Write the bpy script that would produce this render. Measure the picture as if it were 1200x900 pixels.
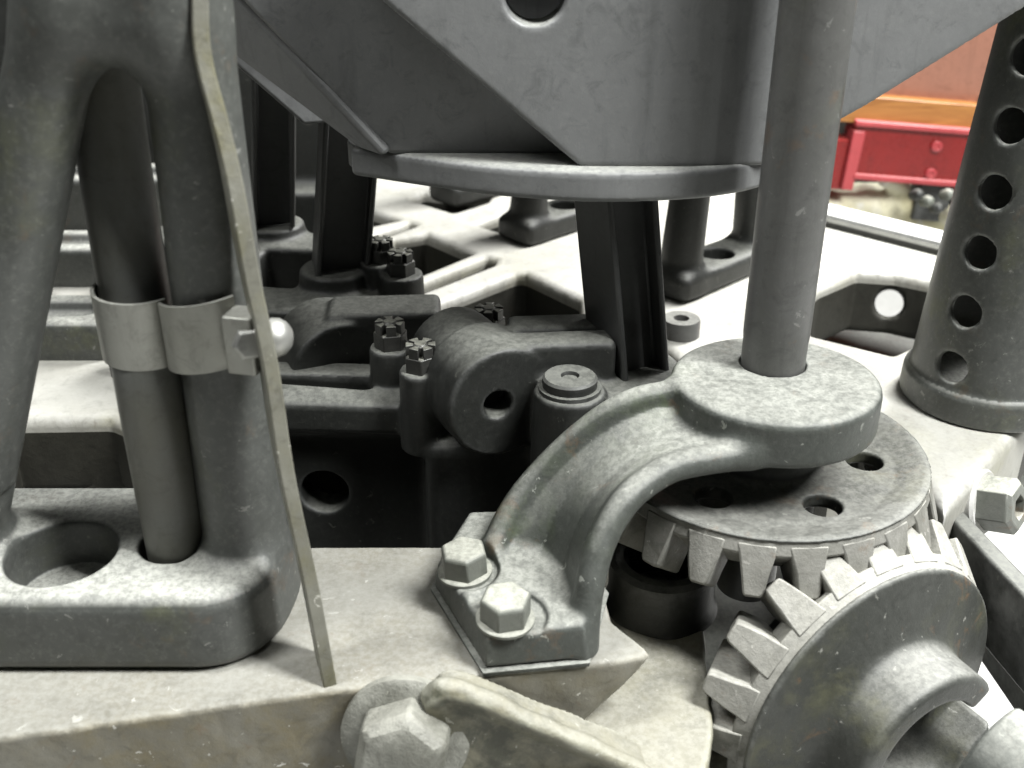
import bpy, math, random
import numpy as np
from mathutils import Vector, Matrix

for o in list(bpy.data.objects):
    bpy.data.objects.remove(o, do_unlink=True)
scene = bpy.context.scene
C = scene.collection
R = math.radians
MM = 0.001

# ------------------------------------------------------------------ camera
F_PX = 1256.0
PITCH = math.atan(650 / 1256.0)
CAM_H = 400.0
cam_d = bpy.data.cameras.new('camera')
cam = bpy.data.objects.new('camera', cam_d)
C.objects.link(cam)
cam.location = (0, 0, CAM_H * MM)
cam.rotation_euler = (R(90) - PITCH, 0, 0)
cam_d.sensor_width = 36
cam_d.lens = 36 * F_PX / 1200
cam_d.clip_start = 0.01
cam_d.clip_end = 50
cam_d.dof.use_dof = True
cam_d.dof.focus_distance = 0.70
cam_d.dof.aperture_fstop = 8.5
scene.camera = cam

# ------------------------------------------------------------------ light
world = bpy.data.worlds.new('World')
scene.world = world
world.use_nodes = True
bg = world.node_tree.nodes['Background']
bg.inputs[0].default_value = (0.93, 1.0, 0.93, 1)
bg.inputs[1].default_value = 0.012


def area(name, loc, target, size, power, col):
    l = bpy.data.lights.new(name, 'AREA')
    l.shape = 'RECTANGLE'
    l.size, l.size_y = size
    l.energy = power
    l.color = col
    o = bpy.data.objects.new(name, l)
    C.objects.link(o)
    o.location = loc
    o.rotation_euler = (Vector(target) - Vector(loc)).to_track_quat('-Z', 'Y').to_euler()
    return o


area('ceiling_tube_light_back', (1.10, 1.60, 1.75), (0.35, 0.85, 0), (0.5, 1.6), 125, (1.0, 1.0, 0.985))
area('ceiling_tube_light_front', (1.02, 0.06, 1.75), (0.0, 0.58, 0.1), (0.35, 0.9), 80, (0.99, 1.0, 0.985))
area('ceiling_tube_light_left', (-0.80, 0.34, 1.75), (-0.2, 0.55, 0.1), (0.3, 0.9), 24, (0.99, 1.0, 0.985))

scene.render.engine = 'CYCLES'
scene.view_settings.view_transform = 'Standard'
scene.view_settings.look = 'None'
scene.view_settings.exposure = 0.32
scene.view_settings.gamma = 1.0

# ------------------------------------------------------------------ pixel -> place
CP, SP = math.cos(PITCH), math.sin(PITCH)


def ray(px, py):
    a = (px - 600) / F_PX
    b = (450 - py) / F_PX
    return (a, CP + b * SP, -SP + b * CP)


def G(px, py, z=0.0):
    d = ray(px, py)
    t = (z - CAM_H) / d[2]
    return (d[0] * t, d[1] * t, z)


def W(px, py, Y):
    d = ray(px, py)
    t = Y / d[1]
    return (d[0] * t, Y, CAM_H + d[2] * t)


def G2(px, py, z=0.0):
    return G(px, py, z)[:2]


# ------------------------------------------------------------------ materials
def new_mat(name):
    m = bpy.data.materials.new(name)
    m.use_nodes = True
    nt = m.node_tree
    for n in list(nt.nodes):
        nt.nodes.remove(n)
    out = nt.nodes.new('ShaderNodeOutputMaterial')
    b = nt.nodes.new('ShaderNodeBsdfPrincipled')
    nt.links.new(b.outputs[0], out.inputs[0])
    return m, nt, b


def nz(nt, co, scale, detail=6, rough=0.6, dist=0.0):
    n = nt.nodes.new('ShaderNodeTexNoise')
    n.inputs['Scale'].default_value = scale
    n.inputs['Detail'].default_value = detail
    n.inputs['Roughness'].default_value = rough
    n.inputs['Distortion'].default_value = dist
    nt.links.new(co, n.inputs['Vector'])
    return n.outputs['Fac']


def ramp(nt, fac, a, b, ca=(0, 0, 0, 1), cb=(1, 1, 1, 1)):
    r = nt.nodes.new('ShaderNodeValToRGB')
    r.color_ramp.elements[0].position = a
    r.color_ramp.elements[1].position = b
    r.color_ramp.elements[0].color = ca
    r.color_ramp.elements[1].color = cb
    nt.links.new(fac, r.inputs[0])
    return r.outputs[0]


def mixc(nt, fac, a, b):
    m = nt.nodes.new('ShaderNodeMix')
    m.data_type = 'RGBA'
    if isinstance(fac, (int, float)):
        m.inputs['Factor'].default_value = fac
    else:
        nt.links.new(fac, m.inputs['Factor'])
    for k, v in (('A', a), ('B', b)):
        s = [i for i in m.inputs if i.name == k and i.type == 'RGBA'][0]
        if isinstance(v, tuple):
            s.default_value = (*v, 1)
        else:
            nt.links.new(v, s)
    return [o for o in m.outputs if o.type == 'RGBA'][0]


def math_n(nt, op, a, b=0.0, clamp=False):
    m = nt.nodes.new('ShaderNodeMath')
    m.operation = op
    m.use_clamp = clamp
    for i, v in enumerate((a, b)):
        if isinstance(v, (int, float)):
            m.inputs[i].default_value = v
        else:
            nt.links.new(v, m.inputs[i])
    return m.outputs[0]


def worn(name, base, dust=(0.36, 0.36, 0.31), dust_amt=0.75, var=(0.05, 0.055, 0.045), stain=None, stain_lo=0.62,
         chips=None, rough=0.55, bump=0.25, metallic=0.0, dust_lo=0.55, fine=900.0, spec=0.5, wear=0.6, drips=0.3, rust=0.0):
    """paint or metal with uneven tone, settled dust on faces that look up, grime, chips and a fine cast relief"""
    m, nt, b = new_mat(name)
    geo = nt.nodes.new('ShaderNodeNewGeometry')
    co = geo.outputs['Position']
    big = nz(nt, co, 9, 5, 0.6, 0.4)
    mid = nz(nt, co, 45, 7, 0.7, 0.3)
    sml = nz(nt, co, 260, 6, 0.75)
    col = mixc(nt, ramp(nt, big, 0.35, 0.7), base, var)
    col = mixc(nt, math_n(nt, 'MULTIPLY', ramp(nt, mid, 0.45, 0.75), 0.18), col, tuple(min(1, c * 1.35 + 0.004) for c in base))
    if stain:
        st = math_n(nt, 'MULTIPLY', ramp(nt, big, stain_lo - 0.1, stain_lo + 0.06), ramp(nt, mid, 0.42, 0.6))
        col = mixc(nt, math_n(nt, 'MULTIPLY', st, 0.8), col, stain)
    if chips:
        ch = ramp(nt, nz(nt, co, 130, 6, 0.62, 0.7), 0.655, 0.68)
        col = mixc(nt, math_n(nt, 'MULTIPLY', ch, 0.8), col, chips)
    mpz = nt.nodes.new('ShaderNodeMapping')
    mpz.inputs['Scale'].default_value = (70, 70, 7)
    nt.links.new(co, mpz.inputs[0])
    drip = ramp(nt, nz(nt, mpz.outputs[0], 1.0, 5, 0.6, 0.3), 0.55, 0.72)
    col = mixc(nt, math_n(nt, 'MULTIPLY', drip, drips), col, tuple(c * 0.6 for c in var))
    edge = math_n(nt, 'MULTIPLY', ramp(nt, geo.outputs['Pointiness'], 0.512, 0.545), ramp(nt, mid, 0.38, 0.62))
    col = mixc(nt, math_n(nt, 'MULTIPLY', edge, wear), col, tuple(min(0.6, c * 2.2 + 0.06) for c in base))
    if rust:
        rs = math_n(nt, 'MULTIPLY', ramp(nt, nz(nt, co, 38, 7, 0.7, 0.5), 0.60, 0.68), rust)
        col = mixc(nt, rs, col, (0.16, 0.085, 0.035))
    grime = math_n(nt, 'MULTIPLY', ramp(nt, nz(nt, co, 70, 8, 0.75, 1.0), 0.52, 0.66), 0.38)
    col = mixc(nt, grime, col, tuple(c * 0.45 for c in var))
    sep = nt.nodes.new('ShaderNodeSeparateXYZ')
    nt.links.new(geo.outputs['Normal'], sep.inputs[0])
    up = ramp(nt, sep.outputs['Z'], dust_lo, 0.98)
    dn = ramp(nt, mid, 0.28, 0.6)
    speck = ramp(nt, sml, 0.42, 0.58)
    dm = math_n(nt, 'MULTIPLY', up, math_n(nt, 'ADD', math_n(nt, 'ADD', math_n(nt, 'MULTIPLY', dn, 0.35), 0.25), math_n(nt, 'MULTIPLY', speck, 0.4)))
    dm = math_n(nt, 'MULTIPLY', dm, dust_amt, True)
    light_film = math_n(nt, 'MULTIPLY', ramp(nt, sml, 0.5, 0.72), 0.10 * dust_amt)
    dm = math_n(nt, 'MAXIMUM', dm, light_film)
    col = mixc(nt, dm, col, dust)
    nt.links.new(col, b.inputs['Base Color'])
    b.inputs['Metallic'].default_value = metallic
    b.inputs['Specular IOR Level'].default_value = spec
    rr = math_n(nt, 'ADD', math_n(nt, 'MULTIPLY', mid, 0.25), rough - 0.12)
    rr = math_n(nt, 'ADD', rr, math_n(nt, 'MULTIPLY', dm, 0.35), True)
    nt.links.new(rr, b.inputs['Roughness'])
    bp = nt.nodes.new('ShaderNodeBump')
    bp.inputs['Strength'].default_value = bump
    bp.inputs['Distance'].default_value = 0.0012
    hgt = math_n(nt, 'ADD', math_n(nt, 'MULTIPLY', nz(nt, co, fine, 3, 0.6), 0.35), math_n(nt, 'MULTIPLY', nz(nt, co, 150, 5, 0.6), 1.0))
    nt.links.new(hgt, bp.inputs['Height'])
    nt.links.new(bp.outputs[0], b.inputs['Normal'])
    return m


M = {}
M['column'] = worn('column_grey_paint', (0.074, 0.077, 0.072), (0.52, 0.525, 0.48), 0.95, (0.054, 0.057, 0.051), stain=(0.09, 0.095, 0.05), rough=0.42, bump=0.12, chips=(0.2, 0.2, 0.185), rust=0.2, drips=0.4)
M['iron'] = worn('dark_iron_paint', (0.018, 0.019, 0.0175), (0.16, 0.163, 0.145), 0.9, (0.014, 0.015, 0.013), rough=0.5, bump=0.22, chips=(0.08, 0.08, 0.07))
M['black'] = worn('black_rod_paint', (0.055, 0.056, 0.055), (0.2, 0.2, 0.18), 0.5, (0.042, 0.043, 0.042), rough=0.42, bump=0.12, wear=0.0)
M['casting'] = worn('grey_casting_paint', (0.155, 0.158, 0.158), (0.40, 0.405, 0.37), 0.8, (0.13, 0.133, 0.133), rough=0.42, bump=0.14, wear=0.0, drips=0.45)
M['bracket'] = worn('green_grey_bracket_paint', (0.060, 0.065, 0.059), (0.42, 0.425, 0.385), 0.74, (0.042, 0.046, 0.039), stain=(0.06, 0.08, 0.035), chips=(0.28, 0.29, 0.26), rough=0.5, bump=0.35, dust_lo=0.55, rust=0.3)
M['bolt'] = worn('bolt_steel', (0.15, 0.155, 0.14), (0.46, 0.46, 0.40), 0.9, (0.10, 0.11, 0.085), rough=0.45, bump=0.3, wear=0.0, rust=0.4)
M['nut'] = worn('castle_nut_steel', (0.045, 0.045, 0.042), (0.26, 0.26, 0.22), 0.75, (0.03, 0.03, 0.028), rough=0.38, bump=0.4, metallic=0.3, wear=0.0)
M['gear'] = worn('gear_iron', (0.050, 0.052, 0.047), (0.34, 0.34, 0.31), 0.6, (0.034, 0.036, 0.031), stain=(0.10, 0.10, 0.055), chips=(0.26, 0.26, 0.235), rough=0.5, bump=0.35, dust_lo=0.6, rust=0.5)
M['tooth'] = worn('gear_tooth_worn', (0.26, 0.256, 0.235), (0.50, 0.49, 0.44), 0.85, (0.16, 0.158, 0.14), stain=(0.05, 0.05, 0.035), stain_lo=0.55, chips=(0.4, 0.39, 0.36), rough=0.5, bump=0.6, dust_lo=0.2, wear=0.0, rust=0.45)
M['shaft'] = worn('shaft_steel_paint', (0.095, 0.095, 0.092), (0.35, 0.35, 0.31), 0.6, (0.072, 0.072, 0.067), stain=(0.11, 0.115, 0.08), rough=0.4, bump=0.15, wear=0.0, chips=(0.19, 0.19, 0.18), drips=0.6, rust=0.25)
M['bed'] = worn('bed_cream_paint', (0.40, 0.395, 0.36), (0.48, 0.475, 0.44), 0.6, (0.27, 0.26, 0.22), stain=(0.33, 0.32, 0.22), stain_lo=0.6, chips=(0.26, 0.25, 0.2), rough=0.5, bump=0.25, rust=0.2)
M['inside'] = worn('bed_inside_dark', (0.03, 0.029, 0.022), (0.3, 0.29, 0.22), 0.3, (0.02, 0.019, 0.015), rough=0.6, bump=0.4)  # near-black tone for the bed walls below the rounded top edge
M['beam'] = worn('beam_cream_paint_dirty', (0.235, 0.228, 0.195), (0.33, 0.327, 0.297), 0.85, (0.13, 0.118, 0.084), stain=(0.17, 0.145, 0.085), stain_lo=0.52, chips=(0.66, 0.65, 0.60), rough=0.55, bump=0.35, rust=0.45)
M['worn'] = worn('worn_lug_paint', (0.27, 0.258, 0.20), (0.40, 0.39, 0.34), 0.75, (0.17, 0.16, 0.10), stain=(0.04, 0.044, 0.032), stain_lo=0.47, chips=(0.50, 0.49, 0.44), rough=0.5, bump=0.5)
M['grimy'] = worn('grimy_bolt_paint', (0.15, 0.15, 0.13), (0.38, 0.375, 0.33), 0.65, (0.09, 0.09, 0.072), stain=(0.05, 0.052, 0.04), stain_lo=0.5, chips=(0.45, 0.44, 0.38), rough=0.45, bump=0.9)
M['zinc'] = worn('zinc_clip', (0.36, 0.36, 0.33), (0.6, 0.6, 0.55), 0.6, (0.27, 0.27, 0.235), stain=(0.16, 0.155, 0.10), rough=0.42, bump=0.15, metallic=0.55, wear=0.0)
M['zincbright'] = worn('zinc_screw', (0.40, 0.40, 0.38), (0.6, 0.6, 0.57), 0.5, (0.3, 0.3, 0.28), rough=0.45, bump=0.1, metallic=0.7, wear=0.0)
M['brass'] = worn('tarnished_strip_edge', (0.25, 0.247, 0.21), (0.5, 0.49, 0.44), 0.6, (0.13, 0.127, 0.10), stain=(0.16, 0.15, 0.08), stain_lo=0.5, chips=(0.62, 0.61, 0.55), rough=0.42, bump=0.3, metallic=0.35, wear=0.0)
M['pipe'] = worn('pipe_dull_paint', (0.10, 0.103, 0.097), (0.3, 0.3, 0.26), 0.6, (0.085, 0.082, 0.062), rough=0.42, bump=0.12, wear=0.0)
M['gasket'] = worn('gasket_black', (0.02, 0.02, 0.018), (0.2, 0.2, 0.17), 0.4, (0.03, 0.03, 0.025), rough=0.8, bump=0.4, wear=0.0)
M['red'] = worn('red_machine_paint', (0.21, 0.010, 0.009), (0.3, 0.15, 0.13), 0.2, (0.17, 0.008, 0.007), rough=0.28, bump=0.03, wear=0.0)
M['redtrim'] = worn('pale_red_trim', (0.40, 0.06, 0.065), (0.5, 0.3, 0.28), 0.4, (0.34, 0.04, 0.045), rough=0.35, bump=0.05, wear=0.0)
M['copper'] = worn('copper_sheet', (0.40, 0.19, 0.13), (0.6, 0.42, 0.34), 0.2, (0.36, 0.175, 0.125), rough=0.35, bump=0.05, metallic=0.45, wear=0.0)
M['canvas'] = worn('pale_cover', (0.52, 0.50, 0.38), (0.65, 0.63, 0.52), 0.5, (0.40, 0.37, 0.22), stain=(0.2, 0.18, 0.1), rough=0.7, bump=0.5)
M['chrome'] = worn('polished_rail', (0.78, 0.78, 0.76), (0.8, 0.8, 0.78), 0.5, (0.72, 0.72, 0.7), rough=0.3, bump=0.03, wear=0.0)
M['floor'] = worn('pale_floor', (0.45, 0.45, 0.43), (0.5, 0.5, 0.48), 0.4, (0.38, 0.38, 0.365), chips=(0.2, 0.2, 0.2), rough=0.5, bump=0.1, wear=0.0)


def wood_mat():
    m, nt, b = new_mat('varnished_wood')
    geo = nt.nodes.new('ShaderNodeNewGeometry')
    mp = nt.nodes.new('ShaderNodeMapping')
    mp.inputs['Scale'].default_value = (4, 40, 60)
    nt.links.new(geo.outputs['Position'], mp.inputs[0])
    f = nz(nt, mp.outputs[0], 3.0, 6, 0.65, 1.2)
    nt.links.new(ramp(nt, f, 0.3, 0.7, (0.22, 0.085, 0.022, 1), (0.42, 0.19, 0.05, 1)), b.inputs['Base Color'])
    b.inputs['Roughness'].default_value = 0.35
    return m


M['wood'] = wood_mat()

# ------------------------------------------------------------------ objects
WORG = {}


def tag(o, label, cat, group=None, kind=None):
    if kind:
        o['kind'] = kind
    if label:
        o['label'] = label
    if cat:
        o['category'] = cat
    if group:
        o['group'] = group
    return o


def thing(name, loc, label, cat, group=None):
    o = bpy.data.objects.new(name, None)
    o.empty_display_size = 0.02
    C.objects.link(o)
    o.location = Vector(loc) * MM
    WORG[o.name] = Vector(loc)
    return tag(o, label, cat, group)


def mk(name, v, f, mat, parent=None, normals=None, smooth=True, flat_angle=None, bevel=0.0):
    v = np.asarray(v, dtype=np.float64)
    org = Vector(((v[:, 0].min() + v[:, 0].max()) / 2, (v[:, 1].min() + v[:, 1].max()) / 2, v[:, 2].min()))
    me = bpy.data.meshes.new(name)
    vv = (v - np.array(org)) * MM
    me.from_pydata(vv.tolist(), [], f if isinstance(f, list) else f.tolist())
    me.update()
    me.materials.append(M[mat])
    me.polygons.foreach_set('use_smooth', [bool(smooth)] * len(me.polygons))
    if smooth and normals is None and flat_angle is None:
        flat_angle = 35
    if normals is not None:
        me.normals_split_custom_set_from_vertices(normals.tolist())
    elif smooth:
        me.set_sharp_from_angle(angle=R(flat_angle))
    o = bpy.data.objects.new(name, me)
    C.objects.link(o)
    WORG[o.name] = org
    if parent is not None:
        o.parent = parent
        o.location = (org - WORG[parent.name]) * MM
    else:
        o.location = org * MM
    if bevel:
        b = o.modifiers.new('bevel', 'BEVEL')
        b.width = bevel * MM
        b.segments = 2
        b.limit_method = 'ANGLE'
        b.angle_limit = R(40)
    return o


def frame(axis, up=(0, 0, 1)):
    w = Vector(axis).normalized()
    u = Vector(up).cross(w)
    if u.length < 1e-4:
        u = Vector((1, 0, 0))
    u.normalize()
    return u, w.cross(u), w


def lathe(base, axis, prof, n=40, cap=True, up=(0, 0, 1), phase=0.0):
    """prof: list of (radius, height along axis)"""
    u, v, w = frame(axis, up)
    B = Vector(base)
    vs, fs = [], []
    for r, h in prof:
        for k in range(n):
            a = 2 * math.pi * k / n + phase
            vs.append(B + w * h + (u * math.cos(a) + v * math.sin(a)) * r)
    for i in range(len(prof) - 1):
        for k in range(n):
            k2 = (k + 1) % n
            fs.append((i * n + k, i * n + k2, (i + 1) * n + k2, (i + 1) * n + k))
    if cap:
        fs.append(tuple(range(n - 1, -1, -1)))
        m0 = (len(prof) - 1) * n
        fs.append(tuple(range(m0, m0 + n)))
    return vs, fs


def join(*parts):
    vs, fs = [], []
    for v, f in parts:
        o = len(vs)
        vs += list(v)
        fs += [tuple(i + o for i in q) for q in f]
    return vs, fs


def box(c, half, rz=0.0, rx=0.0, ry=0.0):
    m = Matrix.Rotation(rz, 3, 'Z') @ Matrix.Rotation(ry, 3, 'Y') @ Matrix.Rotation(rx, 3, 'X')
    vs = [Vector(c) + m @ Vector((sx * half[0], sy * half[1], sz * half[2])) for sx in (-1, 1) for sy in (-1, 1) for sz in (-1, 1)]
    fs = [(0, 1, 3, 2), (4, 6, 7, 5), (0, 4, 5, 1), (2, 3, 7, 6), (0, 2, 6, 4), (1, 5, 7, 3)]
    return vs, fs


def extrude(poly, d0, d1):
    """poly of 3-D points moved by d0 and by d1"""
    n = len(poly)
    vs = [Vector(p) + Vector(d0) for p in poly] + [Vector(p) + Vector(d1) for p in poly]
    fs = [tuple(range(n))[::-1], tuple(range(n, 2 * n))]
    for k in range(n):
        k2 = (k + 1) % n
        fs.append((k, k2, n + k2, n + k))
    return vs, fs


def sweep(path, sect, up=(0, 0, 1)):
    """sect: closed 2-D section, path of 3-D points"""
    vs, fs = [], []
    n = len(sect)
    P = [Vector(p) for p in path]
    for i, p in enumerate(P):
        d = (P[min(i + 1, len(P) - 1)] - P[max(i - 1, 0)])
        u, v, w = frame(d, up)
        for a, b in sect:
            vs.append(p + u * a + v * b)
    for i in range(len(P) - 1):
        for k in range(n):
            k2 = (k + 1) % n
            fs.append((i * n + k, i * n + k2, (i + 1) * n + k2, (i + 1) * n + k))
    fs.append(tuple(range(n - 1, -1, -1)))
    fs.append(tuple(range((len(P) - 1) * n, len(P) * n)))
    return vs, fs


def spline(pts, n=8):
    P = [Vector(p) for p in pts]
    out = []
    for i in range(len(P) - 1):
        p0, p1, p2, p3 = P[max(i - 1, 0)], P[i], P[i + 1], P[min(i + 2, len(P) - 1)]
        for k in range(n):
            t = k / n
            out.append(0.5 * ((2 * p1) + (p2 - p0) * t + (2 * p0 - 5 * p1 + 4 * p2 - p3) * t * t + (3 * p1 - p0 - 3 * p2 + p3) * t ** 3))
    out.append(P[-1])
    return out


def circ(r, n=24):
    return [(r * math.cos(2 * math.pi * k / n), r * math.sin(2 * math.pi * k / n)) for k in range(n)]


def orient(vs, fs):
    import bmesh
    return vs, fs


def hexhead(base, axis, r, h, phase=0.0, chamfer=0.12):
    """hexagon head with a chamfered, slightly domed top"""
    return lathe(base, axis, [(r, 0), (r, h * (1 - chamfer)), (r * 0.86, h), (r * 0.5, h * 1.01)], 6, True, (0, 1, 0.01), phase)


def add_bolt(parent, base, axis, r, h, phase, mat='bolt', washer=True, name='hex_bolt'):
    b = mk(name, *hexhead(Vector(base) + Vector(axis).normalized() * (r * 0.12), axis, r, h, phase), mat, parent, flat_angle=25, bevel=r * 0.06)
    if washer:
        mk('washer', *lathe(base, axis, [(r * 1.12, 0), (r * 1.12, r * 0.12), (r * 1.06, r * 0.16)], 28), mat, b)
    return b


def castle_nut(parent, base, r, h, phase):
    parts = [lathe(base, (0, 0, 1), [(r, 0), (r, h * 0.58), (r * 0.92, h * 0.64)], 6, True, (0, 1, 0.01), phase)]
    B = Vector(base)
    for k in range(6):                       # six horns between the slots of the crown
        a0 = phase + math.pi / 6 + k * math.pi / 3
        vs = []
        for z in (h * 0.6, h):
            for rr, da in ((r * 0.42, -0.33), (r * 0.42, 0.33), (r * 0.9, 0.36), (r * 0.9, -0.36)):
                vs.append(B + Vector((rr * math.cos(a0 + da), rr * math.sin(a0 + da), z)))
        parts.append((vs, [(3, 2, 1, 0), (4, 5, 6, 7), (0, 1, 5, 4), (1, 2, 6, 5), (2, 3, 7, 6), (3, 0, 4, 7)]))
    n = mk('castle_nut', *join(*parts), 'nut', parent, flat_angle=25, bevel=r * 0.05)
    mk('bolt_end', *lathe(base, (0, 0, 1), [(r * 0.45, h * 0.4), (r * 0.45, h * 0.95), (r * 0.34, h * 1.03)], 16), 'nut', n)
    return n


# ------------------------------------------------------------------ cast shapes: distance fields + surface nets
class Grid:
    def __init__(self, lo, hi, h):
        self.lo = np.array(lo, np.float32)
        self.h = h
        n = [int(math.ceil((b - a) / h)) + 1 for a, b in zip(lo, hi)]
        ax = [np.float32(lo[i]) + np.arange(n[i], dtype=np.float32) * np.float32(h) for i in range(3)]
        self.X = ax[0][:, None, None]
        self.Y = ax[1][None, :, None]
        self.Z = ax[2][None, None, :]
        self.n = n


def smin(a, b, k):
    h = np.clip(k - np.abs(a - b), 0, None)
    return np.minimum(a, b) - h * h / (4 * k)


def smax(a, b, k):
    return -smin(-a, -b, k)


def s_box(g, c, half, r=0.0, rz=0.0):
    x, y = g.X - c[0], g.Y - c[1]
    if rz:
        cs, sn = math.cos(rz), math.sin(rz)
        x, y = x * cs + y * sn, -x * sn + y * cs
    qx = np.abs(x) - half[0] + r
    qy = np.abs(y) - half[1] + r
    qz = np.abs(g.Z - c[2]) - half[2] + r
    out = np.sqrt(np.maximum(qx, 0) ** 2 + np.maximum(qy, 0) ** 2 + np.maximum(qz, 0) ** 2)
    return out + np.minimum(np.maximum(np.maximum(qx, qy), qz), 0) - r


def s_cyl(g, a, b, r0, r1=None, rnd=0.0):
    """capped cylinder or cone from a to b"""
    r1 = r0 if r1 is None else r1
    A, B = np.array(a, np.float32), np.array(b, np.float32)
    L = float(np.linalg.norm(B - A))
    w = (B - A) / L
    px, py, pz = g.X - A[0], g.Y - A[1], g.Z - A[2]
    t = px * w[0] + py * w[1] + pz * w[2]
    rad = np.sqrt(np.maximum(px * px + py * py + pz * pz - t * t, 0))
    rr = r0 + (r1 - r0) * np.clip(t / L, 0, 1)
    dx = rad - rr + rnd
    dy = np.abs(t - L / 2) - L / 2 + rnd
    return np.sqrt(np.maximum(dx, 0) ** 2 + np.maximum(dy, 0) ** 2) + np.minimum(np.maximum(dx, dy), 0) - rnd


def s_cap(g, a, b, r0, r1=None):
    r1 = r0 if r1 is None else r1
    A, B = np.array(a, np.float32), np.array(b, np.float32)
    d = B - A
    px, py, pz = g.X - A[0], g.Y - A[1], g.Z - A[2]
    t = np.clip((px * d[0] + py * d[1] + pz * d[2]) / float(d @ d), 0, 1)
    return np.sqrt((px - t * d[0]) ** 2 + (py - t * d[1]) ** 2 + (pz - t * d[2]) ** 2) - (r0 + (r1 - r0) * t)


def s_poly2(x, y, poly):
    """signed distance to a polygon; x, y broadcast"""
    x, y = np.broadcast_arrays(x, y)
    d = np.full(x.shape, 1e9, np.float32)
    s = np.ones(x.shape, np.float32)
    n = len(poly)
    for i in range(n):
        ax, ay = poly[i]
        bx, by = poly[i - 1]
        ex, ey = bx - ax, by - ay
        wx, wy = x - ax, y - ay
        t = np.clip((wx * ex + wy * ey) / (ex * ex + ey * ey + 1e-9), 0, 1)
        d = np.minimum(d, (wx - ex * t) ** 2 + (wy - ey * t) ** 2)
        c1, c2, c3 = y >= ay, y < by, ex * wy > ey * wx
        flip = (c1 & c2 & c3) | (~c1 & ~c2 & ~c3)
        s = np.where(flip, -s, s)
    return s * np.sqrt(d)


def s_ext(d2, g, z0, z1, r=0.0):
    """2-D field d2 (x, y) made solid between z0 and z1, edges rounded by r"""
    dz = np.abs(g.Z - (z0 + z1) / 2) - (z1 - z0) / 2 + r
    dx = d2 + r
    return np.sqrt(np.maximum(dx, 0) ** 2 + np.maximum(dz, 0) ** 2) + np.minimum(np.maximum(dx, dz), 0) - r


def surface_net(D, lo, h):
    D = D.astype(np.float32)
    nx, ny, nzz = D.shape
    ins = D < 0
    cnt = np.zeros((nx - 1, ny - 1, nzz - 1), np.int8)
    for i in (0, 1):
        for j in (0, 1):
            for k in (0, 1):
                cnt += ins[i:nx - 1 + i, j:ny - 1 + j, k:nzz - 1 + k]
    cells = np.argwhere((cnt > 0) & (cnt < 8))
    idx = np.full(cnt.shape, -1, np.int64)
    idx[cells[:, 0], cells[:, 1], cells[:, 2]] = np.arange(len(cells))
    corner = {}
    for i in (0, 1):
        for j in (0, 1):
            for k in (0, 1):
                corner[(i, j, k)] = D[cells[:, 0] + i, cells[:, 1] + j, cells[:, 2] + k]
    acc = np.zeros((len(cells), 3))
    num = np.zeros(len(cells))
    for a in corner:
        for ax in range(3):
            if a[ax] == 0:
                b = list(a)
                b[ax] = 1
                da, db = corner[a], corner[tuple(b)]
                m = (da < 0) != (db < 0)
                t = np.where(m, da / np.where(m, da - db, 1), 0)
                p = np.tile(np.array(a, float), (len(cells), 1))
                p[:, ax] = t
                acc += p * m[:, None]
                num += m
    loc = acc / num[:, None]
    grad = np.zeros((len(cells), 3))
    for ax in range(3):
        o1, o2 = [q for q in range(3) if q != ax]
        for e1 in (0, 1):
            for e2 in (0, 1):
                a = [0, 0, 0]
                a[o1], a[o2] = e1, e2
                b = list(a)
                b[ax] = 1
                w = (loc[:, o1] if e1 else 1 - loc[:, o1]) * (loc[:, o2] if e2 else 1 - loc[:, o2])
                grad[:, ax] += w * (corner[tuple(b)] - corner[tuple(a)])
    grad /= np.maximum(np.linalg.norm(grad, axis=1), 1e-9)[:, None]
    verts = (cells + loc) * h + np.array(lo, float)
    quads = []
    for ax in range(3):
        o1, o2 = (ax + 1) % 3, (ax + 2) % 3
        s0 = [slice(None)] * 3
        s1 = [slice(None)] * 3
        s0[ax] = slice(0, D.shape[ax] - 1)
        s1[ax] = slice(1, D.shape[ax])
        for q in (o1, o2):
            s0[q] = slice(1, D.shape[q] - 1)
            s1[q] = slice(1, D.shape[q] - 1)
        A, B = ins[tuple(s0)], ins[tuple(s1)]
        e = np.argwhere(A != B)
        if not len(e):
            continue
        fl = A[e[:, 0], e[:, 1], e[:, 2]]
        off = np.zeros(3, int)
        off[o1] = off[o2] = 1
        c = e + off
        d1, d2 = np.zeros(3, int), np.zeros(3, int)
        d1[o1] = 1
        d2[o2] = 1
        def get(cc):
            return idx[cc[:, 0], cc[:, 1], cc[:, 2]]
        q = np.stack([get(c - d1 - d2), get(c - d2), get(c), get(c - d1)], 1)
        q[~fl] = q[~fl][:, ::-1]
        quads.append(q)
    return verts, np.concatenate(quads), grad


def cast(D, g, names, mats, parent, split=None, xf=None):
    """surface of field D as one or several named meshes; split(centres) -> part index"""
    v, q, nrm = surface_net(np.broadcast_to(D, g.n), g.lo, g.h)
    ctr = v[q].mean(1)
    lab = split(ctr) if split else np.zeros(len(q), int)
    if xf is not None:
        m = np.array(xf)
        v = v @ m[:3, :3].T + m[:3, 3]
        nrm = nrm @ m[:3, :3].T
    out = []
    for i, nme in enumerate(names):
        sub = q[lab == i]
        if not len(sub):
            out.append(None)
            continue
        used, inv = np.unique(sub, return_inverse=True)
        out.append(mk(nme, v[used], inv.reshape(sub.shape), mats[i] if isinstance(mats, (list, tuple)) else mats, parent, normals=nrm[used]))
    return out


# ================================================================== the setting
fl = mk('floor', [(-6000, -3000, -520), (6000, -3000, -520), (6000, 9000, -520), (-6000, 9000, -520)], [(0, 1, 2, 3)], 'floor')
tag(fl, 'pale floor under the engine', None, kind='structure')

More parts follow.
